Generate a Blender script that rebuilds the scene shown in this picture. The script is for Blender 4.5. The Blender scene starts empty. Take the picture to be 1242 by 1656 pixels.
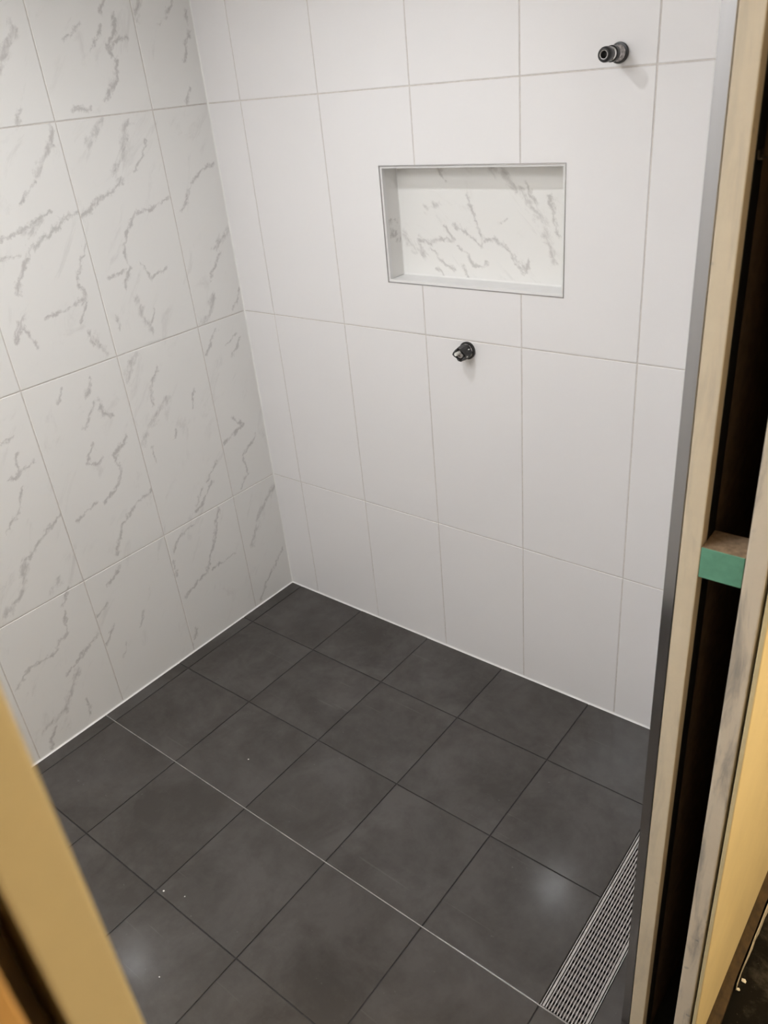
import bpy, bmesh, math, random
from mathutils import Matrix, Vector
random.seed(7)
S = bpy.context.scene
COL = S.collection

# ------------------------------------------------------------ camera, world, exposure
cam_d = bpy.data.cameras.new('camera'); cam = bpy.data.objects.new('camera', cam_d); COL.objects.link(cam)
cam.matrix_world = Matrix(((0.7835, -0.2385, 0.5737, 1.9858), (0.6147, 0.4322, -0.6598, -1.7006),
                           (-0.0906, 0.8697, 0.4852, 1.7012), (0, 0, 0, 1)))
cam_d.sensor_fit = 'VERTICAL'; cam_d.sensor_height = 36.0; cam_d.sensor_width = 27.0
cam_d.lens = 36.0 * 1280.8 / 1656.0
cam_d.clip_start = 0.02
cam_d.dof.use_dof = True; cam_d.dof.focus_distance = 2.1; cam_d.dof.aperture_fstop = 9.0
S.camera = cam
w = bpy.data.worlds.new('world'); S.world = w; w.use_nodes = True
w.node_tree.nodes['Background'].inputs[0].default_value = (0.8, 0.85, 1, 1)
w.node_tree.nodes['Background'].inputs[1].default_value = 0.02
S.view_settings.view_transform = 'Standard'; S.view_settings.look = 'None'
S.view_settings.gamma = 1.0; S.view_settings.use_curve_mapping = False
S.view_settings.exposure = 0.0

LAMP_XYZ = (0.77, -0.79, 2.20); LAMP_W = 21.0            # wide downlight over the shower
FILL_XYZ = (0.78, -1.90, 2.28); FILL_W = 18.8           # added fill panel out of view, lifts the ambient light
HALL_XYZ = (3.0, -0.30, 1.60); HALL_W = 58.0             # warm bulb in the hall behind the camera
LEFT_VEINS = [[2.0,-365,1657,-394,1626,-420,1605],[2.0,-284,1645,-303,1617,-330,1559,-363,1527],[1.3,-339,1508,-408,1477,-461,1454,-498,1435],[1.3,-492,1454,-538,1447,-589,1420,-651,1392,-690,1344,-721,1295],[1.0,-510,1657,-518,1616],[2.0,-531,1613,-558,1583,-582,1562],[0.7,-590,1539,-643,1499],[1.0,-496,1382,-541,1311,-549,1285,-540,1244,-572,1184],[0.8,-540,1244,-596,1230,-668,1217],[1.0,-208,1445,-265,1426,-322,1425,-363,1383,-392,1333,-380,1291,-412,1241],[0.8,-378,1285,-457,1274],[0.6,-266,1266,-320,1236,-341,1288],[1.8,-387,1205,-380,1156,-360,1095],[0.7,-335,1156,-366,1115],[1.0,-19,1508,-79,1493,-132,1444,-168,1398],[2.0,1,1320,-40,1297,-79,1274],[0.9,-57,1263,-109,1193],[2.0,-113,1143,-144,1092,-174,1074],[0.8,-1,1134,-50,1080],[1.1,-255,1881,-271,1840,-294,1818,-275,1785,-291,1743,-341,1694],[1.2,-228,1834,-263,1826,-292,1813],[0.7,-358,1874,-411,1836],[0.6,-303,1859,-351,1802],[1.0,-442,1688,-387,1688],[1.6,-174,1916,-191,1870],[0.8,-55,1916,-113,1859],[0.9,-18,1891,-24,1843,-56,1779],[2.4,-537,1869,-598,1784],[1.0,-573,1704,-595,1670],[0.7,-687,1385,-739,1381],[0.9,-573,1468,-665,1435,-723,1427],[0.9,-461,1172,-466,1131],[0.9,-554,1156,-557,1116],[1.0,-272,1917,-293,1890],[0.9,-721,1237,-762,1183],[0.7,-239,1589,-300,1523],[1.6,-657,1424,-603,1448],[0.9,-57,1707,-75,1667],[0.8,-52,999,-102,979],[1.2,-591,971,-582,925,-559,908],[1.0,-602,966,-650,900],[1.8,-440,1046,-483,984],[0.9,-375,991,-410,941,-419,891],[1.8,-366,890,-440,836,-485,789],[0.8,-455,767,-455,711],[1.0,-534,828,-584,794,-577,736,-616,688,-656,670],[0.9,-681,682,-760,656],[1.1,-491,640,-555,621,-620,575,-671,492],[0.7,-642,854,-675,806,-642,792,-618,808],[1.0,-267,556,-314,515,-356,493],[0.7,-239,616,-289,566],[1.2,-795,701,-866,657,-930,619],[1.8,-933,611,-975,524,-1029,501],[0.8,-871,817,-898,762,-953,720],[1.0,-856,910,-867,865,-895,853],[1.0,-855,957,-884,953],[0.7,-818,877,-882,855],[1.4,-858,521,-887,489],[1.1,-264,469,-300,377,-369,257,-478,218],[0.8,-238,263,-292,259,-345,254],[0.9,-477,395,-441,441,-379,451],[1.0,-485,367,-488,314],[1.6,-5,424,-91,361,-157,255],[0.9,-18,167,-111,82,-171,15],[1.2,-134,737,-91,700,-189,667],[0.9,-52,643,-117,595,-115,519,-157,484],[1.0,-131,1036,-182,974],[0.8,-41,987,-85,934],[1.0,-668,450,-719,418],[1.0,-871,410,-887,348,-947,306,-1019,306,-1076,265],[1.0,-801,281,-873,243,-929,219],[2.0,-892,213,-963,112,-1046,89],[0.9,-1017,65,-1053,14],[1.2,-742,359,-782,343],[1.0,-742,274,-787,227],[0.6,-719,192,-747,154],[0.8,-899,96,-902,40],[1.0,-639,262,-657,218],[1.0,-846,474,-877,434],[0.8,-466,80,-494,25],[1.2,-737,1234,-766,1192],[1.0,-729,1211,-714,1162],[1.4,-550,1144,-543,1110,-520,1079],[0.7,-358,785,-370,761],[0.7,-259,880,-278,830],[0.9,-685,1037,-701,1002],[1.2,-597,1023,-617,989],[0.8,-315,557,-351,512]]
NICHE_VEINS = [[2.0,623,1316,645,1288,690,1258],[1.2,675,1299,710,1294,745,1306,779,1301],[0.9,753,1338,779,1303],[0.9,703,1282,747,1247,780,1230],[0.9,792,1339,834,1319,866,1293,871,1307,852,1349,828,1417],[0.9,871,1302,903,1312,938,1295],[1.1,938,1295,958,1272,993,1235,1003,1266],[2.0,902,1474,946,1450,989,1414],[1.5,989,1414,1027,1370,1049,1326,1071,1261],[1.2,1055,1415,1070,1363,1082,1327],[1.0,994,1442,1023,1398],[0.7,800,1291,842,1248,869,1236,883,1250],[1.6,705,1381,740,1390],[0.8,809,1237,827,1210],[0.6,924,1343,942,1356],[0.9,746,1475,766,1446],[0.8,728,1222,750,1207]]
CRUMBS = [(0.5292, -0.7351, 0.0022, 'bright white crumb on the dark tile at mid floor'),
          (0.6677, -1.1516, 0.0026, 'pale grey crumb beside the dark joint crossing near the left jamb'),
          (0.7233, -1.1312, 0.0017, 'small pale crumb right of the joint crossing near the left jamb'),
          (0.8328, -1.293, 0.0018, 'tiny white crumb in the shiny patch beside the strike jamb'),
          (1.6499, -0.6666, 0.0018, 'tiny pale crumb on the tile strip between drain and partition')]
CHIPS = [(1.8588, -0.5692, 0.0052, 'oval white plaster chip on the black hall floor'), (1.8545, -0.5930, 0.0042, 'pointed white plaster chip against the brown sill')]
# ------------------------------------------------------------ materials
def new_mat(name):
    m = bpy.data.materials.new(name); m.use_nodes = True
    return m, m.node_tree, m.node_tree.nodes['Principled BSDF']
def node(nt, typ, **kw):
    n = nt.nodes.new(typ)
    for k, v in kw.items(): setattr(n, k, v)
    return n
def math_n(nt, op, a, b=None, clamp=False):
    n = node(nt, 'ShaderNodeMath', operation=op, use_clamp=clamp)
    for i, x in enumerate((a, b)):
        if x is None: continue
        if isinstance(x, (int, float)): n.inputs[i].default_value = x
        else: nt.links.new(x, n.inputs[i])
    return n.outputs[0]
def noise(nt, vec, scale, detail=4.0, rough=0.55, dist=0.0):
    n = node(nt, 'ShaderNodeTexNoise'); n.inputs['Scale'].default_value = scale
    n.inputs['Detail'].default_value = detail; n.inputs['Roughness'].default_value = rough
    n.inputs['Distortion'].default_value = dist
    if vec is not None: nt.links.new(vec, n.inputs['Vector'])
    return n
def maprange(nt, x, a, b, c=0.0, d=1.0, smooth=False):
    n = node(nt, 'ShaderNodeMapRange')
    if smooth: n.interpolation_type = 'SMOOTHSTEP'
    nt.links.new(x, n.inputs[0])
    for i, v in enumerate((a, b, c, d)): n.inputs[i + 1].default_value = v
    return n.outputs[0]
def mixc(nt, fac, a, b):
    n = node(nt, 'ShaderNodeMix', data_type='RGBA')
    if isinstance(fac, (int, float)): n.inputs[0].default_value = fac
    else: nt.links.new(fac, n.inputs[0])
    for i, x in ((6, a), (7, b)):
        if isinstance(x, tuple): n.inputs[i].default_value = (*x, 1)
        else: nt.links.new(x, n.inputs[i])
    return n.outputs[2]
def position(nt): return node(nt, 'ShaderNodeNewGeometry').outputs['Position']
def bump(nt, bsdf, h, strength=0.2, dist=0.001):
    b = node(nt, 'ShaderNodeBump'); b.inputs['Strength'].default_value = strength
    b.inputs['Distance'].default_value = dist
    nt.links.new(h, b.inputs['Height']); nt.links.new(b.outputs[0], bsdf.inputs['Normal'])
def simple(name, col, rough=0.5, metal=0.0, var=0.12, scale=30.0, bmp=0.0, stretch=None):
    m, nt, b = new_mat(name)
    vec = position(nt)
    if stretch:
        mp = node(nt, 'ShaderNodeMapping'); mp.inputs['Scale'].default_value = stretch
        nt.links.new(vec, mp.inputs[0]); vec = mp.outputs[0]
    n = noise(nt, vec, scale)
    dark = tuple(c * (1 - var) for c in col); lite = tuple(min(1, c * (1 + var)) for c in col)
    nt.links.new(mixc(nt, maprange(nt, n.outputs[0], .3, .7), dark, lite), b.inputs['Base Color'])
    b.inputs['Roughness'].default_value = rough; b.inputs['Metallic'].default_value = metal
    if bmp: bump(nt, b, n.outputs[0], bmp)
    return m

WHITE = (0.80, 0.775, 0.775)
MARBLE = (0.84, 0.828, 0.805)
def white_tile():
    m, nt, b = new_mat('satin_white_tile')
    p = position(nt)
    n = noise(nt, p, 260.0, 3.0); n2 = noise(nt, p, 2.2, 2.0)
    nt.links.new(mixc(nt, n2.outputs[0], (0.83, 0.810, 0.808), (0.85, 0.830, 0.828)), b.inputs['Base Color'])
    b.inputs['Roughness'].default_value = 0.12
    b.inputs['Specular IOR Level'].default_value = 0.4
    bump(nt, b, n.outputs[0], 0.05, 0.0005)
    return m
def marble_tile(name, veins, axis):
    """white glazed tile with traced grey veins; veins: [width, u, v, u, v ...] in mm on the wall plane."""
    m, nt, b = new_mat(name)
    L = nt.links
    p = position(nt)
    # ragged edges: warp the lookup position with two octaves of noise
    w1 = noise(nt, p, 30.0, 5.0, 0.68)
    sub = node(nt, 'ShaderNodeVectorMath', operation='SUBTRACT'); L.new(w1.outputs['Color'], sub.inputs[0]); sub.inputs[1].default_value = (.5, .5, .5)
    sc = node(nt, 'ShaderNodeVectorMath', operation='MULTIPLY'); L.new(sub.outputs[0], sc.inputs[0])
    sc.inputs[1].default_value = (0.0, .046, .046) if axis == 'y' else (.046, 0.0, .046)
    wp = node(nt, 'ShaderNodeVectorMath', operation='ADD'); L.new(p, wp.inputs[0]); L.new(sc.outputs[0], wp.inputs[1])
    flat = node(nt, 'ShaderNodeVectorMath', operation='MULTIPLY'); L.new(wp.outputs[0], flat.inputs[0])
    flat.inputs[1].default_value = (0, 1, 1) if axis == 'y' else (1, 0, 1)
    fp = flat.outputs[0]
    acc = None
    for v in veins:
        wd = v[0]; pts = [(v[i] / 1000, v[i + 1] / 1000) for i in range(1, len(v), 2)]
        for (a0, a1), (b0, b1) in zip(pts, pts[1:]):
            A = (0, a0, a1) if axis == 'y' else (a0, 0, a1)
            D = (0, b0 - a0, b1 - a1) if axis == 'y' else (b0 - a0, 0, b1 - a1)
            l2 = sum(c * c for c in D)
            if l2 < 1e-8: continue
            s = node(nt, 'ShaderNodeVectorMath', operation='SUBTRACT'); L.new(fp, s.inputs[0]); s.inputs[1].default_value = A
            dt = node(nt, 'ShaderNodeVectorMath', operation='DOT_PRODUCT'); L.new(s.outputs[0], dt.inputs[0])
            dt.inputs[1].default_value = tuple(c / l2 for c in D)
            t = math_n(nt, 'MULTIPLY', dt.outputs['Value'], 1.0, True)
            q = node(nt, 'ShaderNodeVectorMath', operation='SCALE'); q.inputs[0].default_value = D; L.new(t, q.inputs['Scale'])
            ds = node(nt, 'ShaderNodeVectorMath', operation='DISTANCE'); L.new(s.outputs[0], ds.inputs[0]); L.new(q.outputs[0], ds.inputs[1])
            wide = 0.026 if wd > 1.35 else 0.0135 * wd ** .5
            f = maprange(nt, ds.outputs['Value'], 0.0, wide, .80 if wd > 1.35 else .72 + .22 * wd, 0.0)
            acc = f if acc is None else math_n(nt, 'MAXIMUM', acc, f)
    # feathered, broken veins: the distance field is cut by noise drawn out along the vein direction
    mp = node(nt, 'ShaderNodeMapping', vector_type='TEXTURE'); L.new(p, mp.inputs[0])
    if axis == 'y': mp.inputs['Rotation'].default_value = (math.radians(52), 0, 0); mp.inputs['Scale'].default_value = (1, 2.6, 1)
    else: mp.inputs['Rotation'].default_value = (0, math.radians(46), 0); mp.inputs['Scale'].default_value = (2.6, 1, 1)
    br = noise(nt, mp.outputs[0], 62.0, 4.0, 0.66, .5)
    fs = noise(nt, mp.outputs[0], 16.0, 5.0, 0.66, 0.8)
    faint = maprange(nt, fs.outputs[0], .55, .74, 0.0, .34, True)
    fac = faint
    if acc is not None:
        cut = math_n(nt, 'ADD', acc, math_n(nt, 'MULTIPLY', math_n(nt, 'SUBTRACT', br.outputs[0], .5), 1.7))
        gate = maprange(nt, acc, .02, .25)
        core = math_n(nt, 'MULTIPLY', maprange(nt, cut, .36, 1.10, 0, 1, True), gate)
        fac = math_n(nt, 'ADD', core, faint, True)
    tint = mixc(nt, noise(nt, p, 6.0, 1.0).outputs[0], (0.47, 0.43, 0.425), (0.45, 0.45, 0.42))
    L.new(mixc(nt, math_n(nt, 'MULTIPLY', fac, .66), MARBLE, tint), b.inputs['Base Color'])
    b.inputs['Roughness'].default_value = 0.12
    b.inputs['Specular IOR Level'].default_value = 0.45
    n = noise(nt, p, 240.0, 2.0)
    bump(nt, b, n.outputs[0], 0.04, 0.0005)
    return m
def floor_tile_mat():
    m, nt, b = new_mat('dark_slate_grey_floor_tile')
    tc = node(nt, 'ShaderNodeTexCoord'); oi = node(nt, 'ShaderNodeObjectInfo')
    ad = node(nt, 'ShaderNodeVectorMath', operation='ADD')
    rs = node(nt, 'ShaderNodeVectorMath', operation='SCALE'); rs.inputs[0].default_value = (7.3, 11.9, 3.7); nt.links.new(oi.outputs['Random'], rs.inputs['Scale'])
    nt.links.new(tc.outputs['Object'], ad.inputs[0]); nt.links.new(rs.outputs[0], ad.inputs[1])
    p = ad.outputs[0]
    c1 = noise(nt, p, 5.0, 6.0, .6, .4); c2 = noise(nt, p, 26.0, 6.0, .7)
    f = math_n(nt, 'ADD', math_n(nt, 'MULTIPLY', c1.outputs[0], .75), math_n(nt, 'MULTIPLY', c2.outputs[0], .25))
    base = mixc(nt, maprange(nt, f, .38, .62), (0.052, 0.046, 0.041), (0.082, 0.075, 0.070))
    # dried grout haze and faint scratches
    sp = noise(nt, p, 85.0, 2.0, .5); dots = maprange(nt, sp.outputs[0], .74, .80, 0, .5, True)
    mp = node(nt, 'ShaderNodeMapping'); nt.links.new(p, mp.inputs[0]); mp.inputs['Rotation'].default_value = (0, 0, .6); mp.inputs['Scale'].default_value = (1.2, 38, 1)
    scn = noise(nt, mp.outputs[0], 3.0, 2.0, .5); scr = maprange(nt, scn.outputs[0], .70, .76, 0, .25, True)
    fac = math_n(nt, 'ADD', math_n(nt, 'MULTIPLY', dots, .5), math_n(nt, 'MULTIPLY', scr, .4), True)
    nt.links.new(mixc(nt, fac, base, (0.20, 0.19, 0.18)), b.inputs['Base Color'])
    nt.links.new(maprange(nt, c2.outputs[0], .2, .8, .105, .17), b.inputs['Roughness'])
    b.inputs['Specular IOR Level'].default_value = 0.5
    h = noise(nt, p, 120.0, 4.0, .6)
    hh = math_n(nt, 'ADD', h.outputs[0], math_n(nt, 'MULTIPLY', c2.outputs[0], 1.2))
    bump(nt, b, hh, 0.06, 0.0010)
    return m
def grimy_paint(name, col, grime, rough=.5):
    m, nt, b = new_mat(name)
    p = position(nt)
    mp = node(nt, 'ShaderNodeMapping'); nt.links.new(p, mp.inputs[0]); mp.inputs['Scale'].default_value = (14, 14, 2.2)
    n = noise(nt, mp.outputs[0], 2.6, 6.0, .62, .6); n2 = noise(nt, p, 55.0, 5.0, .7); n3 = noise(nt, p, 38.0, 1.0)
    fac = math_n(nt, 'ADD', maprange(nt, n.outputs[0], .47, .72, 0, grime, True), maprange(nt, n3.outputs[0], .76, .80, 0, .4, True), True)
    base = mixc(nt, n2.outputs[0], tuple(c * .93 for c in col), tuple(min(1, c * 1.06) for c in col))
    nt.links.new(mixc(nt, fac, base, (0.24, 0.23, 0.22)), b.inputs['Base Color'])
    b.inputs['Roughness'].default_value = rough
    bump(nt, b, n2.outputs[0], .15)
    return m
def emit(name, col, s):
    m, nt, b = new_mat(name)
    b.inputs['Base Color'].default_value = (*col, 1)
    b.inputs['Emission Color'].default_value = (*col, 1); b.inputs['Emission Strength'].default_value = s
    return m
def dusty_floor():
    m, nt, b = new_mat('black_dusty_vinyl')
    p = position(nt)
    a = noise(nt, p, 9.0, 8.0, .70, .25); s = noise(nt, p, 130.0, 2.0)
    fac = math_n(nt, 'ADD', maprange(nt, a.outputs[0], .48, .72, 0, .75, True), maprange(nt, s.outputs[0], .70, .78, 0, .5, True), True)
    nt.links.new(mixc(nt, fac, (0.0035, 0.003, 0.0025), (0.10, 0.092, 0.080)), b.inputs['Base Color'])
    nt.links.new(maprange(nt, fac, 0, 1, .55, .85), b.inputs['Roughness'])
    b.inputs['Specular IOR Level'].default_value = 0.12
    bump(nt, b, a.outputs[0], .2)
    return m

M = dict(
    white=white_tile(), floor=floor_tile_mat(),
    grout_wall=simple('warm_light_grey_grout', (0.66, 0.62, 0.585), .8, var=.08, scale=90),
    grout_floor=simple('black_grout', (0.022, 0.020, 0.019), .8, var=.25, scale=90),
    silicone=simple('white_silicone', (0.86, 0.85, 0.83), .35, var=.03),
    alu=simple('satin_aluminium', (0.50, 0.495, 0.505), .13, 1.0, var=.04, scale=60, stretch=(1, 1, .05)),
    steel=simple('brushed_stainless_steel', (0.62, 0.59, 0.57), .38, 1.0, var=.10, scale=60, stretch=(1, .05, 1)),
    steel_dull=simple('dull_steel_rod', (0.24, 0.22, 0.215), .5, 1.0, var=.2, scale=80),
    strip=simple('pale_metal_joint_strip', (0.46, 0.44, 0.42), .42, .6, var=.25, scale=40),
    well=simple('dark_drain_well', (0.012, 0.011, 0.011), .7),
    trim_white=simple('white_enamelled_trim', (0.80, 0.79, 0.78), .3, var=.02),
    jamb=grimy_paint('cream_painted_jamb', (0.76, 0.66, 0.50), .22),
    jamb2=grimy_paint('stained_cream_jamb', (0.77, 0.68, 0.55), .75),
    jamb_edge=simple('raw_jamb_edge', (0.60, 0.49, 0.30), .55, var=.12, scale=40),
    jamb_left=grimy_paint('yellowish_painted_strike_jamb', (0.52, 0.46, 0.30), .06),
    hall_sheet=simple('yellow_cream_wall_sheet', (0.76, 0.64, 0.38), .5, var=.05, scale=9),
    black=simple('black_steel_profile', (0.012, 0.011, 0.011), .45),
    brown=simple('raw_brown_hardboard', (0.16, 0.105, 0.06), .8, var=.2, scale=60),
    plate=simple('dirty_brown_sill_timber', (0.055, 0.032, 0.011), .8, var=.5, scale=45, bmp=.4),
    stud=simple('raw_pine_stud', (0.45, 0.27, 0.10), .6, var=.25, scale=22, stretch=(6, 6, .4)),
    green=simple('green_moisture_board_face', (0.135, 0.36, 0.25), .6, var=.14, scale=55, bmp=.15),
    chip=simple('brown_chipboard_cut', (0.36, 0.255, 0.165), .8, var=.3, scale=150, bmp=.3),
    tear=simple('pale_torn_membrane', (0.50, 0.46, 0.38), .7, var=.3, scale=60),
    hall_floor=dusty_floor(),
    paint=simple('white_wall_paint', (0.80, 0.79, 0.77), .6, var=.02, scale=5),
    hall_paint=simple('cream_hall_paint', (0.70, 0.62, 0.48), .6, var=.03, scale=5),
    rubber=simple('black_plastic', (0.014, 0.013, 0.013), .32, var=.2, scale=90),
    dirty_steel=simple('plaster_smeared_chrome', (0.50, 0.47, 0.46), .42, .75, var=.6, scale=170, bmp=.5),
    chrome=simple('chrome', (0.80, 0.79, 0.78), .12, 1.0, var=.05),
    tape=simple('white_thread_tape', (0.78, 0.77, 0.72), .6, var=.08, scale=120),
    crumb=simple('white_plaster_crumb', (0.80, 0.78, 0.74), .8, var=.1, scale=200),
)

# ------------------------------------------------------------ mesh helpers
def link(name, me, mats, parent=None, loc=None):
    o = bpy.data.objects.new(name, me); COL.objects.link(o)
    for m in (mats if isinstance(mats, (list, tuple)) else [mats]):
        if me.materials.find(m.name) < 0: me.materials.append(m)
    if parent is not None: o.parent = parent
    if loc is not None: o.location = loc
    return o
def to_obj(name, bm, mats, parent=None, loc=None, smooth=False):
    bmesh.ops.recalc_face_normals(bm, faces=bm.faces[:])
    me = bpy.data.meshes.new(name); bm.to_mesh(me); bm.free()
    if smooth:
        for p in me.polygons: p.use_smooth = True
    return link(name, me, mats, parent, loc)
def add_box(bm, lo, hi, bevel=0.0, seg=1):
    vs = [bm.verts.new((x, y, z)) for x in (lo[0], hi[0]) for y in (lo[1], hi[1]) for z in (lo[2], hi[2])]
    f = [(0, 1, 3, 2), (4, 6, 7, 5), (0, 4, 5, 1), (2, 3, 7, 6), (0, 2, 6, 4), (1, 5, 7, 3)]
    fs = [bm.faces.new([vs[i] for i in q]) for q in f]
    if bevel:
        es = list({e for q in fs for e in q.edges})
        bmesh.ops.bevel(bm, geom=es, offset=bevel, segments=seg, affect='EDGES', profile=.6)
def box(name, lo, hi, mat, parent=None, bevel=0.0, seg=1):
    bm = bmesh.new(); add_box(bm, lo, hi, bevel, seg)
    return to_obj(name, bm, mat, parent)
def empty(name, loc=(0, 0, 0)):
    o = bpy.data.objects.new(name, None); o.empty_display_size = .05; o.location = loc; COL.objects.link(o); return o
def tag(o, label=None, cat=None, group=None, kind=None):
    for k, v in (('label', label), ('category', cat), ('group', group), ('kind', kind)):
        if v: o[k] = v
    return o
def polygon_prism(pts, place, depth, bevel):
    """outline pts (u,v); place(u,v,d) -> xyz with d=0 the face and d>0 behind it; face edges bevelled."""
    bm = bmesh.new()
    cx = sum(p[0] for p in pts) / len(pts); cy = sum(p[1] for p in pts) / len(pts)
    n = len(pts)
    # inset outline by the bevel width (mitred)
    area = sum(pts[i][0] * pts[(i + 1) % n][1] - pts[(i + 1) % n][0] * pts[i][1] for i in range(n))
    if area < 0: pts = pts[::-1]
    ins = []
    for i in range(n):
        a, b_, c = Vector(pts[i - 1]), Vector(pts[i]), Vector(pts[(i + 1) % n])
        d1 = (b_ - a).normalized(); d2 = (c - b_).normalized()
        n1 = Vector((-d1.y, d1.x)); n2 = Vector((-d2.y, d2.x))
        k = (n1 + n2); k = k / max(1e-6, k.dot(n1))
        ins.append(b_ + k * bevel)
    mid = []
    for i in range(n): mid.append(Vector(pts[i]) + (ins[i] - Vector(pts[i])) * .3)
    r0 = [bm.verts.new(place(p[0], p[1], 0)) for p in ins]
    r1 = [bm.verts.new(place(p[0], p[1], bevel * .3)) for p in mid]
    r2 = [bm.verts.new(place(p[0], p[1], bevel)) for p in pts]
    r3 = [bm.verts.new(place(p[0], p[1], depth)) for p in pts]
    bm.faces.new(r0); bm.faces.new(r3[::-1])
    for ra, rb in ((r0, r1), (r1, r2), (r2, r3)):
        for i in range(n): bm.faces.new((ra[i], rb[i], rb[(i + 1) % n], ra[(i + 1) % n]))
    return bm
def lathe(bm, prof, y0sign, center, seg=40, closed=True, mat_index=None):
    """revolve (distance from the wall, radius) around the -Y axis at center."""
    rings = []
    for d, r in prof:
        ring = [bm.verts.new((center[0] + r * math.cos(2 * math.pi * k / seg), center[1] - d, center[2] + r * math.sin(2 * math.pi * k / seg))) for k in range(seg)]
        rings.append(ring)
    for a, b_ in zip(rings, rings[1:]):
        for k in range(seg): bm.faces.new((a[k], a[(k + 1) % seg], b_[(k + 1) % seg], b_[k]))
    if closed: bm.faces.new(rings[0][::-1]); bm.faces.new(rings[-1])

# ------------------------------------------------------------ measured layout (metres; corner of the shower at the origin)
XJ = [0.0, 0.1365, 0.4294, 0.7228, 1.0181, 1.3183, 1.6170, 1.70]
ZJ = [0.0, 0.4703, 1.0636, 1.6636, 2.2636, 2.30]
YJ = [0.0, -0.1962, -0.4938, -0.7915, -1.0893, -1.387, -1.685, -1.983, -2.25]
FC = [0.0, 0.0529, 0.3525, 0.6502, 0.9431, 1.2407, 1.5400]
FR = [0.0, -0.2657, -0.5666, -0.8624, -1.1638, -1.4640, -1.765, -2.066, -2.25]
W = 1.70; YE = -0.827; YS = -1.645; CEIL = 2.30
NX0, NX1, NZ0, NZ1, ND = 0.609, 1.131, 1.198, 1.491, 0.066
G = 0.0030
def fz(x, y):
    x = min(x, W); y3 = FR[3]
    return -0.0074 * x + 0.0004 * max(y, y3) - 0.0044 * min(y - y3, 0.0)

# ------------------------------------------------------------ floor
bm = bmesh.new()
xs = [-.1] + FC + [1.642, 1.70, 1.83]; ys = [.1] + FR + [-2.7]
DR0, DR1, DY0, DY1 = 1.5405, 1.6425, -0.8610, -0.030
for i in range(len(xs) - 1):
    for j in range(len(ys) - 1):
        if abs(xs[i] - 1.54) < .01 and ys[j] > -.85: continue           # the drain channel is cut out
        q = [(xs[i], ys[j]), (xs[i + 1], ys[j]), (xs[i + 1], ys[j + 1]), (xs[i], ys[j + 1])]
        top = [bm.verts.new((x, y, fz(x, y) - .0016)) for x, y in q]; bot = [bm.verts.new((x, y, -.07)) for x, y in q]
        bm.faces.new(top); bm.faces.new(bot[::-1])
        for k in range(4): bm.faces.new((top[k], top[(k + 1) % 4], bot[(k + 1) % 4], bot[k]))
floor = tag(to_obj('floor', bm, M['grout_floor']), 'dark grey square-tiled shower floor with black grout joints', 'floor', kind='structure')
def floor_tile(x0, x1, y0, y1, gx0=G / 2, gx1=G / 2, gy0=G / 2, gy1=G / 2):
    """y0 > y1"""
    x0 += gx0; x1 -= gx1; y0 -= gy0; y1 += gy1
    cx, cy = (x0 + x1) / 2, (y0 + y1) / 2; cz = fz(cx, cy)
    pts = [(x0, y0), (x1, y0), (x1, y1), (x0, y1)]
    lift = random.uniform(-.0002, .0002)
    bmx = polygon_prism(pts, lambda u, v, d: (u - cx, v - cy, fz(u, v) - d - cz + lift), .009, .0006)
    to_obj('floor_tile', bmx, M['floor'], floor, (cx, cy, cz))
for j in range(len(FR) - 1):
    for i in range(len(FC) - 1):
        floor_tile(FC[i], FC[i + 1], FR[j], FR[j + 1], .004 if i == 0 else G / 2, G / 2, .004 if j == 0 else G / 2, G / 2)
    if j < 3: floor_tile(DR1, W, FR[j], FR[j + 1], .001, .0, .004 if j == 0 else G / 2)
    else: floor_tile(FC[-1], W + (.10 if -1.66 < FR[j + 1] < -1.0 else 0), FR[j], FR[j + 1], G / 2, 0)
# pale strip in the joint at the edge of the shower
bm = bmesh.new()
pts = FC + [1.6425]
prev = None
for x in pts:
    z = fz(x, FR[3])
    ring = [bm.verts.new((x, FR[3] + dy, z + dz)) for dy, dz in ((-.0010, -.008), (-.0010, .0003), (.0010, .0003), (.0010, -.008))]
    if prev:
        for k in range(4): bm.faces.new((prev[k], prev[(k + 1) % 4], ring[(k + 1) % 4], ring[k]))
    else: bm.faces.new(ring)
    prev = ring
bm.faces.new(prev[::-1])
to_obj('joint_strip', bm, M['strip'], floor)['label'] = 'thin pale metal strip in the joint beside the drain'

# ------------------------------------------------------------ back wall with niche
bm = bmesh.new()
R0 = .0012
for lo, hi in (((-.12, R0, -.07), (NX0, .12, CEIL)), ((NX1, R0, -.07), (1.83, .12, CEIL)),
               ((NX0, R0, -.07), (NX1, .12, NZ0)), ((NX0, R0, NZ1), (NX1, .12, CEIL)), ((NX0, .078, NZ0), (NX1, .12, NZ1))):
    add_box(bm, lo, hi)
wall_back = tag(to_obj('wall_back', bm, M['grout_wall']), 'plain white tiled shower wall with a recessed marble niche', 'wall', kind='structure')
def back_tile(pts):
    us = [p[0] for p in pts]; vs = [p[1] for p in pts]
    cx, cz = (min(us) + max(us)) / 2, (min(vs) + max(vs)) / 2
    dy = random.uniform(-.00015, .00015)
    bmx = polygon_prism(pts, lambda u, v, d: (u - cx, d + dy, v - cz), .0085, .0012)
    to_obj('wall_tile', bmx, M['white'], wall_back, (cx, 0, cz))
g = G / 2
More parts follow.
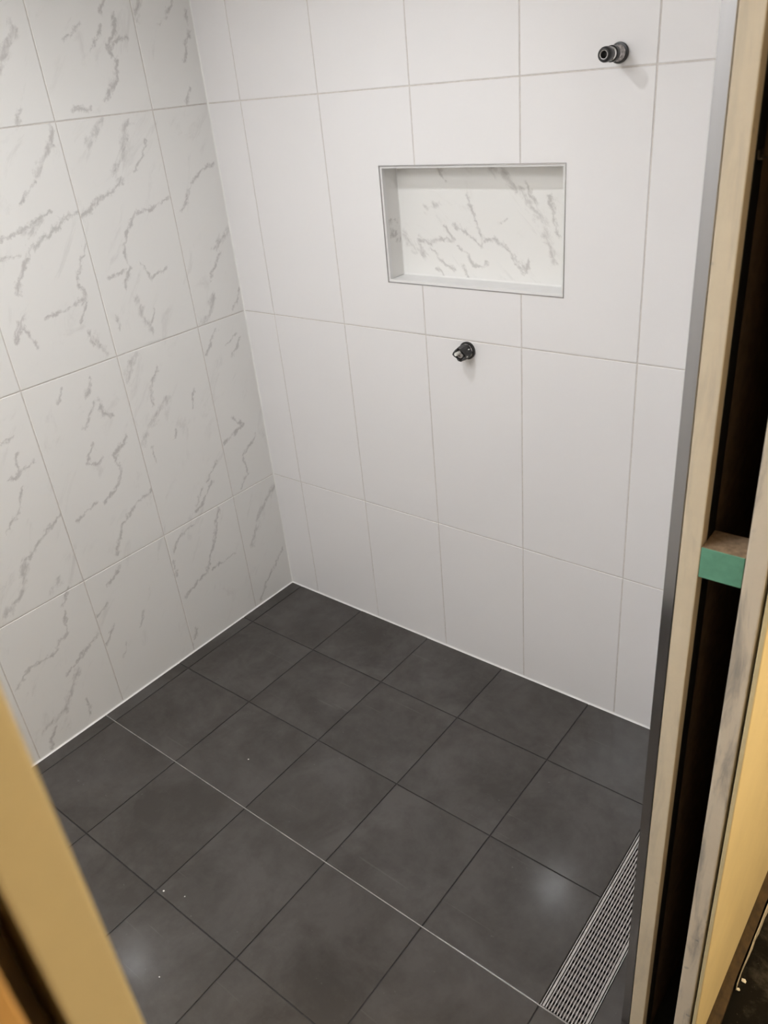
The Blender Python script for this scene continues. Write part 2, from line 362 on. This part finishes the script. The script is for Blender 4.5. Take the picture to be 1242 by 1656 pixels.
for j in range(len(ZJ) - 1):
    for i in range(len(XJ) - 1):
        x0 = XJ[i] + (.0 if i == 0 else g); x1 = XJ[i + 1] - g; z0 = ZJ[j] + (-.012 if j == 0 else g); z1 = ZJ[j + 1] - g
        if j == 2 and i == 2: back_tile([(x0, z0), (x1, z0), (x1, NZ0), (NX0, NZ0), (NX0, NZ1), (x1, NZ1), (x1, z1), (x0, z1)])
        elif j == 2 and i == 3: back_tile([(x0, z0), (x1, z0), (x1, NZ0), (x0, NZ0)]); back_tile([(x0, NZ1), (x1, NZ1), (x1, z1), (x0, z1)])
        elif j == 2 and i == 4: back_tile([(x0, z0), (x1, z0), (x1, z1), (x0, z1), (x0, NZ1), (NX1, NZ1), (NX1, NZ0), (x0, NZ0)])
        else: back_tile([(x0, z0), (x1, z0), (x1, z1), (x0, z1)])
niche = empty('niche', ((NX0 + NX1) / 2, ND, NZ0)); niche.parent = wall_back
niche['label'] = 'recessed rectangular shelf niche lined with marble tile'
def niche_box(name, lo, hi, mat, bevel=0.0):
    o = box(name, lo, hi, mat, None, bevel); o.parent = niche; o.matrix_parent_inverse = Matrix.Translation(niche.location).inverted(); return o
mn = marble_tile('marble_tile_niche', NICHE_VEINS, 'x')
ms = marble_tile('marble_tile_niche_side', [[1, NX0 * 1000, 1300, NX0 * 1000, 1350]], 'x')
TH = .008
niche_box('niche_back_tile', (NX0, ND, NZ0), (NX1, ND + .011, NZ1), mn)
niche_box('niche_side_tile', (NX0 + .0005, .0142, NZ0 + TH), (NX0 + .006, ND - .0005, NZ1 - .006), ms)
niche_box('niche_side_tile', (NX1 - .006, .0142, NZ0 + TH), (NX1 - .0005, ND - .0005, NZ1 - .006), ms)
niche_box('niche_bottom_tile', (NX0 + .0005, .0142, NZ0 + .0005), (NX1 - .0005, ND - .0005, NZ0 + TH - .001), M['trim_white'])
niche_box('niche_top_tile', (NX0 + .0005, .0142, NZ1 - .0055), (NX1 - .0005, ND - .0005, NZ1 - .0005), ms)
# white edge trims around the mouth and a silicone bead along the back
e = .0022
for lo_c, hi_c in (((NX0 - .0004, -.0010, NZ0 - .0004), (NX0 + e, .0016, NZ1 + .0004)), ((NX1 - e, -.0010, NZ0 - .0004), (NX1 + .0004, .0016, NZ1 + .0004)),
                   ((NX0 + e, -.0010, NZ0 - .0004), (NX1 - e, .0016, NZ0 + e)), ((NX0 + e, -.0010, NZ1 - e), (NX1 - e, .0016, NZ1 + .0004))):
    niche_box('niche_trim', lo_c, hi_c, M['alu'], .0004)
niche_box('niche_trim_leg', (NX0 + .0004, .0017, NZ0 + .0004), (NX0 + .0074, .0140, NZ1 - .0004), M['trim_white'], .0006)
niche_box('niche_trim_leg', (NX1 - .0074, .0017, NZ0 + .0004), (NX1 - .0004, .0140, NZ1 - .0004), M['trim_white'], .0006)
niche_box('niche_trim_leg', (NX0 + .0074, .0017, NZ0 + .0004), (NX1 - .0074, .0140, NZ0 + .0084), M['trim_white'], .0006)
niche_box('niche_trim_leg', (NX0 + .0074, .0017, NZ1 - .0070), (NX1 - .0074, .0140, NZ1 - .0004), M['trim_white'], .0006)
def bead(bm, a, b_, n1, n2, r):
    """quarter-round bead from a to b in the corner spanned by n1, n2"""
    a, b_, n1, n2 = map(Vector, (a, b_, n1, n2)); K = 4
    off = [Vector((0, 0, 0))] + [(n1 + n2) * r - (n1 * math.sin(t) + n2 * math.cos(t)) * r for t in [math.pi / 2 * k / K for k in range(K + 1)]]
    A = [bm.verts.new(a + o) for o in off]; B_ = [bm.verts.new(b_ + o) for o in off]
    for k in range(len(off)): bm.faces.new((A[k], A[(k + 1) % len(off)], B_[(k + 1) % len(off)], B_[k]))
    bm.faces.new(A); bm.faces.new(B_[::-1])
bm = bmesh.new()
bead(bm, (NX0 + .006, ND, NZ0 + TH - .001), (NX1 - .006, ND, NZ0 + TH - .001), (0, -1, 0), (0, 0, 1), .004)
bead(bm, (NX0 + .006, ND, NZ0 + TH), (NX0 + .006, ND, NZ1 - .006), (0, -1, 0), (1, 0, 0), .003)
o = to_obj('niche_silicone', bm, M['silicone'], None); o.parent = niche; o.matrix_parent_inverse = Matrix.Translation(niche.location).inverted()

# ------------------------------------------------------------ left wall, marble tiles
wall_left = tag(box('wall_left', (-.12, -2.7, -.07), (-R0, R0, CEIL), M['grout_wall']), 'white marble-look tiled wall with grey diagonal veins', 'wall', kind='structure')
for j in range(len(ZJ) - 1):
    for i in range(len(YJ) - 1):
        y0 = YJ[i] - (0 if i == 0 else g); y1 = YJ[i + 1] + g; z0 = ZJ[j] + (-.012 if j == 0 else g); z1 = ZJ[j + 1] - g
        cy, cz = (y0 + y1) / 2, (z0 + z1) / 2
        vs = []
        for v in LEFT_VEINS:
            my = sum(v[1::2]) / len(v[1::2]) / 1000; mz = sum(v[2::2]) / len(v[2::2]) / 1000
            if y1 - .03 < my < y0 + .03 and z0 - .03 < mz < z1 + .03: vs.append(v)
        mat = marble_tile('marble_tile_%d_%d' % (i, j), vs, 'y') if i < 5 else (marble_tile('marble_tile_plain', [], 'y') if bpy.data.materials.get('marble_tile_plain') is None else bpy.data.materials['marble_tile_plain'])
        dx = random.uniform(-.00015, .00015)
        bmx = polygon_prism([(y0, z0), (y1, z0), (y1, z1), (y0, z1)], lambda u, v, d: (-d + dx, u - cy, v - cz), .0085, .0012)
        to_obj('wall_tile', bmx, mat, wall_left, (0, cy, cz))

# silicone beads: along both wall feet and in the corner
def foot_bead(name, pts, n1, label):
    bm = bmesh.new()
    for a, b_ in zip(pts, pts[1:]): bead(bm, (*a, fz(*a) - .0003), (*b_, fz(*b_) - .0003), n1, (0, 0, 1), .0055)
    return tag(to_obj(name, bm, M['silicone']), label, 'silicone bead', kind='structure')
foot_bead('trim_1', [(0, 0), (W, 0)], (0, -1, 0), 'white silicone bead where plain white wall meets floor')
foot_bead('trim_2', [(0, 0), (0, FR[3]), (0, -2.25)], (1, 0, 0), 'white silicone bead where marble wall meets floor')
bm = bmesh.new(); bead(bm, (0, 0, -.004), (0, 0, CEIL), (1, 0, 0), (0, -1, 0), .0040)
tag(to_obj('trim_3', bm, M['silicone']), 'white silicone bead in the upright corner between both walls', 'silicone bead', kind='structure')

# ------------------------------------------------------------ right wall of the shower (seen end on) with aluminium edge profile
wall_right = tag(box('wall_right', (1.7012, YE + .0012, -.07), (1.7135, R0 - .0015, CEIL), M['grout_wall']), 'thin tiled partition seen end-on beside the pocket frame', 'wall', kind='structure')
zz = [(-.012, ZJ[1])] + list(zip(ZJ[1:], ZJ[2:]))
for a, b_ in zz:
    for y0, y1 in ((-.004, -.228), (-.228, -.527), (-.527, YE + .003)):
        cy, cz = (y0 + y1) / 2, (a + b_) / 2
        bmx = polygon_prism([(y0 - g, a + g), (y1 + g, a + g), (y1 + g, b_ - g), (y0 - g, b_ - g)], lambda u, v, d: (d, u - cy, v - cz), .0012, .0008)
        to_obj('wall_tile', bmx, M['white'], wall_right, (W + .0001, cy, cz))
bm = bmesh.new()
add_box(bm, (1.6995, YE - .0008, -.010), (1.7144, YE + .0010, CEIL), .0005)
add_box(bm, (1.6993, YE - .0006, -.010), (1.7001, YE + .010, CEIL))
o = to_obj('edge_profile', bm, M['alu'], wall_right); o['label'] = 'satin aluminium edge profile'

# ------------------------------------------------------------ pocket door frame
door = tag(empty('door_1', (1.766, YE, 0)), 'unfinished pocket door frame of cream jambs around a dark slot', 'door frame', kind='structure')
def dpart(name, lo, hi, mat, bevel=0.0, label=None, seg=1):
    o = box(name, lo, hi, mat, None, bevel, seg); o.parent = door; o.matrix_parent_inverse = Matrix.Translation(door.location).inverted()
    if label: o['label'] = label
    return o
ZB = -.03
dpart('jamb', (1.7148, YE, ZB), (1.7401, YE + .0215, 2.14), M['jamb'], .0016, 'cream jamb beside the aluminium profile', 2)
dpart('steel_profile', (1.7150, YE + .0217, ZB), (1.7399, YE + .052, 2.14), M['black'], .0005, 'black steel profile lining the slot')
dpart('pocket_lining', (1.7150, YE + .0522, ZB), (1.7390, -.02, 2.14), M['brown'], 0, 'raw brown sheet inside the slot')
dpart('jamb', (1.7932, YE, ZB), (1.8192, YE + .0215, 2.14), M['jamb2'], .0022, 'cream jamb smeared with grey grout stains', 2)
dpart('pocket_lining', (1.7945, YE + .0217, ZB), (1.8180, -.02, 2.14), M['brown'])
dpart('pocket_back', (1.7392, -.030, ZB), (1.7944, -.021, 2.14), M['brown'])
dpart('pocket_bottom', (1.7392, YE + .022, ZB), (1.7943, -.031, -.022), M['brown'])
dpart('header', (1.7150, YS + .001, 2.141), (1.8192, -.02, 2.20), M['jamb'], .001)
bm = bmesh.new()   # small bent bracket high inside the slot
add_box(bm, (1.7400, YE + .030, 1.590), (1.7412, YE + .046, 1.598)); add_box(bm, (1.7400, YE + .030, 1.5895), (1.7450, YE + .046, 1.5905))
o = to_obj('bracket', bm, M['steel_dull']); o.parent = door; o.matrix_parent_inverse = Matrix.Translation(door.location).inverted()
# strike jamb on the other side of the opening
bm = bmesh.new(); add_box(bm, (1.712, YS - .0215, ZB), (1.800, YS, 2.14), .0018, 2)
o = to_obj('strike_jamb', bm, M['jamb_left']); o.parent = door; o.matrix_parent_inverse = Matrix.Translation(door.location).inverted(); o['label'] = 'yellowish painted strike jamb close to the viewer'
dpart('strike_stud', (1.705, YS - .075, ZB), (1.790, YS - .0235, 2.14), M['plate'])

# green spacer wedged in the slot
bm = bmesh.new(); add_box(bm, (1.7405, YE + .0004, 1.1050), (1.7928, YE + .0492, 1.1490), .0006)
for f in bm.faces:
    f.material_index = 0 if abs(f.calc_center_median().y - (YE + .0004)) < .0003 else 1
tag(to_obj('spacer_block', bm, [M['green'], M['chip']]), 'green-faced chipboard spacer block wedged between the two door jambs', 'spacer block')

# ------------------------------------------------------------ hall side
tag(box('wall_hall_right', (1.8234, YE, .030), (1.8302, 1.2, 2.40), M['hall_sheet'], None, .0012), 'yellow-cream hall wall sheet right of the pocket frame', 'wall', kind='structure')
tag(box('wall_hall_left', (1.8120, -3.2, -.005), (1.8300, -1.6795, 2.40), M['stud'], None, .001), 'orange-brown wall boarding behind the strike jamb', 'wall', kind='structure')
tag(box('wall_hall_top', (1.8195, -1.679, 2.20), (1.8300, YE - .0005, 2.40), M['hall_sheet']), 'cream hall wall above the door opening', 'wall', kind='structure')
bm = bmesh.new()   # ragged brown sill timber under the wall sheet, pale torn membrane along it
N = 40; top = []; 
prev = None
for k in range(N + 1):
    y = YE - .004 + (1.2 - YE) * k / N
    xo = 1.8475 + random.uniform(-.0022, .0022)
    ring = [bm.verts.new(c) for c in ((1.8205, y, -.034), (1.8205, y, .022), (1.836, y, .004), (xo, y, -.004), (xo, y, -.034))]
    if prev:
        for q in range(5): bm.faces.new((prev[q], prev[(q + 1) % 5], ring[(q + 1) % 5], ring[q]))
    else: bm.faces.new(ring)
    prev = ring
bm.faces.new(prev[::-1])
trim4 = tag(to_obj('trim_4', bm, M['plate']), 'dirty brown sill timber under the yellow hall wall sheet', 'sill', kind='structure')
bm = bmesh.new(); prev = None
for k in range(81):
    y = YE + .23 + (1.15 - YE - .23) * k / 80
    wdt = .0012 + .0075 * min(1, max(0, k - 3) / 16) + random.uniform(-.0009, .0009)
    x = 1.8503 + random.uniform(-.0005, .0005)
    ring = [bm.verts.new(c) for c in ((x, y, -.0250), (x, y, -.0035 + random.uniform(-.001, .001)), (x + wdt * .6, y, -.005), (x + wdt, y, -.0250))]
    if prev:
        for q in range(4): bm.faces.new((prev[q], prev[(q + 1) % 4], ring[(q + 1) % 4], ring[q]))
    else: bm.faces.new(ring)
    prev = ring
bm.faces.new(prev[::-1])
o = to_obj('membrane_edge', bm, M['tear'], trim4); o['label'] = 'pale torn membrane edge'
tag(box('floor_hall', (1.8305, -3.2, -.09), (3.5, 1.2, -.025), M['hall_floor']), 'black dusty hall floor with grey smears', 'floor', kind='structure')
tag(box('wall_hall_far', (3.5, -3.2, -.09), (3.6, 1.2, 2.4), M['hall_paint']), 'cream far wall of the hall', 'wall', kind='structure')
tag(box('wall_hall_near', (1.83, -3.3, -.09), (3.6, -3.2, 2.4), M['hall_paint']), 'cream end wall of the hall behind the viewer', 'wall', kind='structure')
tag(box('wall_hall_end', (1.83, 1.2, -.09), (3.6, 1.3, 2.4), M['hall_paint']), 'cream end wall of the hall beyond the shower', 'wall', kind='structure')
tag(box('ceiling_hall', (1.81, -3.3, 2.4), (3.6, 1.3, 2.48), M['paint']), 'white painted hall ceiling', 'ceiling', kind='structure')

# ------------------------------------------------------------ rest of the bathroom
tag(box('wall_right_front', (1.70, -2.7, -.07), (1.711, YS - .02, CEIL), M['paint']), 'white bathroom wall beyond the strike jamb', 'wall', kind='structure')
tag(box('wall_right_top', (1.70, YS - .02, 2.205), (1.815, YE, CEIL), M['paint']), 'white bathroom wall above the door opening', 'wall', kind='structure')
tag(box('wall_front', (-.0005, -2.37, -.07), (1.70, -2.253, CEIL), M['paint']), 'white bathroom wall opposite the niche', 'wall', kind='structure')
tag(box('ceiling', (-.12, -2.72, CEIL), (1.83, .12, CEIL + .08), M['paint']), 'white bathroom ceiling', 'ceiling', kind='structure')

# ------------------------------------------------------------ linear floor drain
drain = tag(empty('floor_drain', (1.5915, -.445, fz(1.59, -.445))), 'long stainless steel linear drain grate set into dark floor tiles', 'floor drain')
def dr(name, bm, mat):
    o = to_obj(name, bm, mat); o.parent = drain; o.matrix_parent_inverse = Matrix.Translation(drain.location).inverted(); return o
zt = fz(1.59, -.4) - .0003
bm = bmesh.new()
X0, X1, Y0, Y1 = DR0 + .0006, DR1 - .0012, DY0 + .0003, DY1
for a in ((X0, Y0, X0 + .0016, Y1), (X1 - .0016, Y0, X1, Y1), (X0, Y0, X1, Y0 + .0008), (X0, Y1 - .0016, X1, Y1)):
    add_box(bm, (a[0], a[1], zt - .022), (a[2], a[3], zt))
dr('outer_frame', bm, M['steel'])
bm = bmesh.new()
GX0, GX1, GY0, GY1 = X0 + .0040, X1 - .0040, Y0 + .0022, Y1 - .004
for a in ((GX0, GY0, GX0 + .0045, GY1), (GX1 - .0045, GY0, GX1, GY1)):
    add_box(bm, (a[0], a[1], zt - .012), (a[2], a[3], zt - .0002), .0003)
dr('grate_frame', bm, M['steel'])
bm = bmesh.new(); add_box(bm, (X0 + .0017, Y0 + .0009, zt - .0225), (X1 - .0017, Y1 - .0017, zt - .0205)); dr('drain_well', bm, M['well'])
NW = 13
wx0, wx1 = GX0 + .0048, GX1 - .0048; pitch = (wx1 - wx0) / (NW + .0)
bm = bmesh.new(); L_ = GY1 - GY0 - .0002
vs = [bm.verts.new(c) for c in ((-.0012, -L_ / 2, 0), (.0012, -L_ / 2, 0), (.0006, -L_ / 2, -.0045), (-.0006, -L_ / 2, -.0045), (-.0012, L_ / 2, 0), (.0012, L_ / 2, 0), (.0006, L_ / 2, -.0045), (-.0006, L_ / 2, -.0045))]
for f in ((0, 1, 2, 3), (7, 6, 5, 4), (0, 4, 5, 1), (1, 5, 6, 2), (2, 6, 7, 3), (3, 7, 4, 0)): bm.faces.new([vs[i] for i in f])
bmesh.ops.recalc_face_normals(bm, faces=bm.faces[:])
me = bpy.data.meshes.new('grate_wire'); bm.to_mesh(me); bm.free(); me.materials.append(M['steel'])
for k in range(NW):
    o = bpy.data.objects.new('grate_wire', me); COL.objects.link(o); o.parent = drain
    o.location = Vector((wx0 + (k + .5) * pitch, (GY0 + GY1) / 2, zt - .0003)) - drain.location
bm = bmesh.new(); add_box(bm, (wx0 + .0002, -.0045, -.0030), (wx1 - .0002, .0045, 0)); bmesh.ops.recalc_face_normals(bm, faces=bm.faces[:])
for v in bm.verts: v.co.x -= (wx0 + wx1) / 2
me = bpy.data.meshes.new('cross_rod'); bm.to_mesh(me); bm.free(); me.materials.append(M['steel_dull'])
k = 0
while True:
    y = GY0 + .012 + k * .0170
    if y > GY1 - .008: break
    o = bpy.data.objects.new('cross_rod', me); COL.objects.link(o); o.parent = drain
    o.location = Vector(((wx0 + wx1) / 2, y, zt - .0060)) - drain.location; k += 1

# ------------------------------------------------------------ pipe outlets on the back wall
def pipe_part(root, name, prof, mat, seg=40, smooth=True, closed=True):
    bm = bmesh.new(); lathe(bm, prof, 1, (0, 0, 0), seg, closed)
    o = to_obj(name, bm, mat, root, None)
    me = o.data
    for p in me.polygons: p.use_smooth = smooth
    try: me.set_sharp_from_angle(angle=math.radians(35))
    except Exception: pass
    return o
up = tag(empty('shower_pipe_outlet', (1.2415, -.0003, 1.689)), 'black and chrome capped pipe outlet high on the white wall above the niche', 'pipe fitting')
pipe_part(up, 'flange', [(0, .0185), (.004, .0190), (.007, .0180), (.0075, .0150)], M['rubber'])
pipe_part(up, 'flange_face', [(.0070, .0150), (.0095, .0145), (.013, .0118), (.022, .0108), (.030, .0108)], M['dirty_steel'])
pipe_part(up, 'gasket', [(.030, .0108), (.031, .0146), (.041, .0146), (.043, .0120)], M['rubber'])
pipe_part(up, 'chrome_ring', [(.043, .0120), (.044, .0130), (.048, .0130), (.049, .0116)], M['chrome'])
pipe_part(up, 'neck', [(.049, .0114), (.056, .0114)], M['rubber'])
bm = bmesh.new()
cap_prof = [(.055, .0105), (.0565, .0128), (.060, .0138), (.068, .0138), (.0725, .0125), (.0745, .0100), (.0735, .0076), (.071, .0066), (.060, .0060)]
lathe(bm, cap_prof, 1, (0, 0, 0), 40)
o = to_obj('cap', bm, M['rubber'], up, None, True)
pipe_part(up, 'cap_lip', [(.0735, .0082), (.0740, .0078), (.0738, .0070), (.0690, .0068)], M['dirty_steel'], 40, True, False)

lo = tag(empty('mixer_pipe_stub', (0.8575, -.0003, 1.038)), 'rough black pipe stub just under the first tile joint below the niche', 'pipe fitting')
pipe_part(lo, 'flange', [(0, .0235), (.004, .0240), (.007, .0225), (.0075, .019)], M['rubber'])
pipe_part(lo, 'flange_face', [(.0070, .0195), (.0095, .0190), (.013, .0165)], M['dirty_steel'])
bm = bmesh.new()   # faceted body, torn at the mouth
seg = 16; rings = []
mouth = [.040, .044, .046, .045, .041, .037, .041, .045, .046, .042, .036, .039, .044, .045, .041, .038]
for d, r in ((.008, .0190), (.018, .0195), (.028, .0190), (None, .0178), (None, .0128), (.024, .0122)):
    ring = []
    for k in range(seg):
        dd = mouth[k] if d is None else d
        rr = r * (1 + .05 * math.cos(6 * 2 * math.pi * k / seg)) + (random.uniform(-.0006, .0006) if d is None else 0)
        t = 2 * math.pi * k / seg
        ring.append(bm.verts.new((rr * math.cos(t), -dd, rr * math.sin(t))))
    rings.append(ring)
for a, b_ in zip(rings, rings[1:]):
    for k in range(seg): bm.faces.new((a[k], a[(k + 1) % seg], b_[(k + 1) % seg], b_[k]))
bm.faces.new(rings[0][::-1]); bm.faces.new(rings[-1])
to_obj('torn_sleeve', bm, M['rubber'], lo)
pipe_part(lo, 'inner_pipe', [(.0235, .0100), (.038, .0100), (.0385, .0070), (.034, .0065)], M['dirty_steel'], 20)
pipe_part(lo, 'plug', [(.034, .0050), (.050, .0047), (.0515, .0036)], M['tape'], 16).location = (-.005, 0, .003)
for k, (ang, d, r) in enumerate(((-.35, .030, .0180), (.55, .020, .0192), (-1.1, .026, .0178))):
    bm = bmesh.new(); bmesh.ops.create_icosphere(bm, subdivisions=1, radius=.0026 - .0004 * k)
    for v in bm.verts: v.co = Vector((v.co.x * random.uniform(.7, 1.2), v.co.y * 1.6, v.co.z * random.uniform(.6, 1.1))) + Vector((r * math.cos(ang), -d, r * math.sin(ang)))
    to_obj('plaster_smear', bm, M['tape'], lo)

# ------------------------------------------------------------ crumbs
def crumb(name, x, y, z, s, label, cat, group, flat=.45):
    bm = bmesh.new(); bmesh.ops.create_icosphere(bm, subdivisions=1, radius=s)
    for v in bm.verts: v.co = Vector((v.co.x * random.uniform(.7, 1.3), v.co.y * random.uniform(.7, 1.3), (v.co.z + s * .8) * flat))
    return tag(to_obj(name, bm, M['crumb'], None, (x, y, z)), label, cat, group)
for x, y, s, lb in CRUMBS:
    crumb('grout_crumb', x, y, fz(x, y) + .0001, s, lb, 'crumb', 'white grout crumbs on the dark floor')
for x, y, s, lb in CHIPS:
    crumb('plaster_chip', x, y, -.0249, s, lb, 'chip', 'white plaster chips on the hall floor', .35)

# ------------------------------------------------------------ lamps out of view: downlight, hall pendant and an added fill panel
def bulb_lamp(name, xyz, ceil, watt, col, r, label):
    t = tag(empty(name, (xyz[0], xyz[1], ceil)), label, 'lamp')
    h = ceil - xyz[2]
    def ring_part(pn, prof, mat):
        bm = bmesh.new(); rings = []
        for z, rr in prof: rings.append([bm.verts.new((rr * math.cos(2 * math.pi * k / 24), rr * math.sin(2 * math.pi * k / 24), z)) for k in range(24)])
        for a, b_ in zip(rings, rings[1:]):
            for k in range(24): bm.faces.new((a[k], a[(k + 1) % 24], b_[(k + 1) % 24], b_[k]))
        bm.faces.new(rings[0]); bm.faces.new(rings[-1][::-1])
        return to_obj(pn, bm, mat, t)
    ring_part('ceiling_rose', [(0, .05), (-.012, .05), (-.018, .03)], M['trim_white'])
    ring_part('socket', [(-.018, .02), (-h + r * .95, .02)], M['trim_white'])
    bm = bmesh.new(); bmesh.ops.create_uvsphere(bm, u_segments=20, v_segments=12, radius=r)
    for v in bm.verts: v.co.z -= h
    area = 4 * math.pi * r * r
    to_obj('bulb', bm, emit(name + '_glow', col, watt / (math.pi * area)), t, None, True)
t = tag(empty('ceiling_downlight', (LAMP_XYZ[0], LAMP_XYZ[1], CEIL)), 'white can downlight on the bathroom ceiling over the shower', 'lamp')
bm = bmesh.new(); rings = []
for z, rr in ((0, .060), (-.090, .060), (-.090, .054), (-.060, .050)):
    rings.append([bm.verts.new((rr * math.cos(2 * math.pi * k / 32), rr * math.sin(2 * math.pi * k / 32), z)) for k in range(32)])
for a, b_ in zip(rings, rings[1:]):
    for k in range(32): bm.faces.new((a[k], a[(k + 1) % 32], b_[(k + 1) % 32], b_[k]))
bm.faces.new(rings[0]); bm.faces.new(rings[-1][::-1])
to_obj('can', bm, M['trim_white'], t)
ld = bpy.data.lights.new('downlight_beam', 'SPOT'); ld.energy = LAMP_W; ld.spot_size = math.radians(168); ld.spot_blend = 1.0
ld.shadow_soft_size = .030; ld.color = (.955, .978, 1.0)
lo_ = bpy.data.objects.new('downlight_beam', ld); COL.objects.link(lo_); lo_.parent = t; lo_.location = (0, 0, LAMP_XYZ[2] - CEIL)
bulb_lamp('hall_pendant', HALL_XYZ, 2.40, HALL_W, (1.0, .82, .55), .09, 'warm globe pendant hanging in the hall')
t = tag(empty('ceiling_fill_panel', (FILL_XYZ[0], FILL_XYZ[1], CEIL)), 'added unseen square fill light panel on the bathroom ceiling away from the shower', 'lamp')  # added fill light, evens out the brightness of the lower walls
bm = bmesh.new(); add_box(bm, (-.31, -.31, -.014), (.31, .31, -.0005)); to_obj('frame', bm, M['trim_white'], t)
bm = bmesh.new(); add_box(bm, (-.30, -.30, -.018), (.30, .30, -.0145)); to_obj('fill_diffuser', bm, emit('fill_panel_glow', (.965, .98, 1), FILL_W / (math.pi * .36)), t)
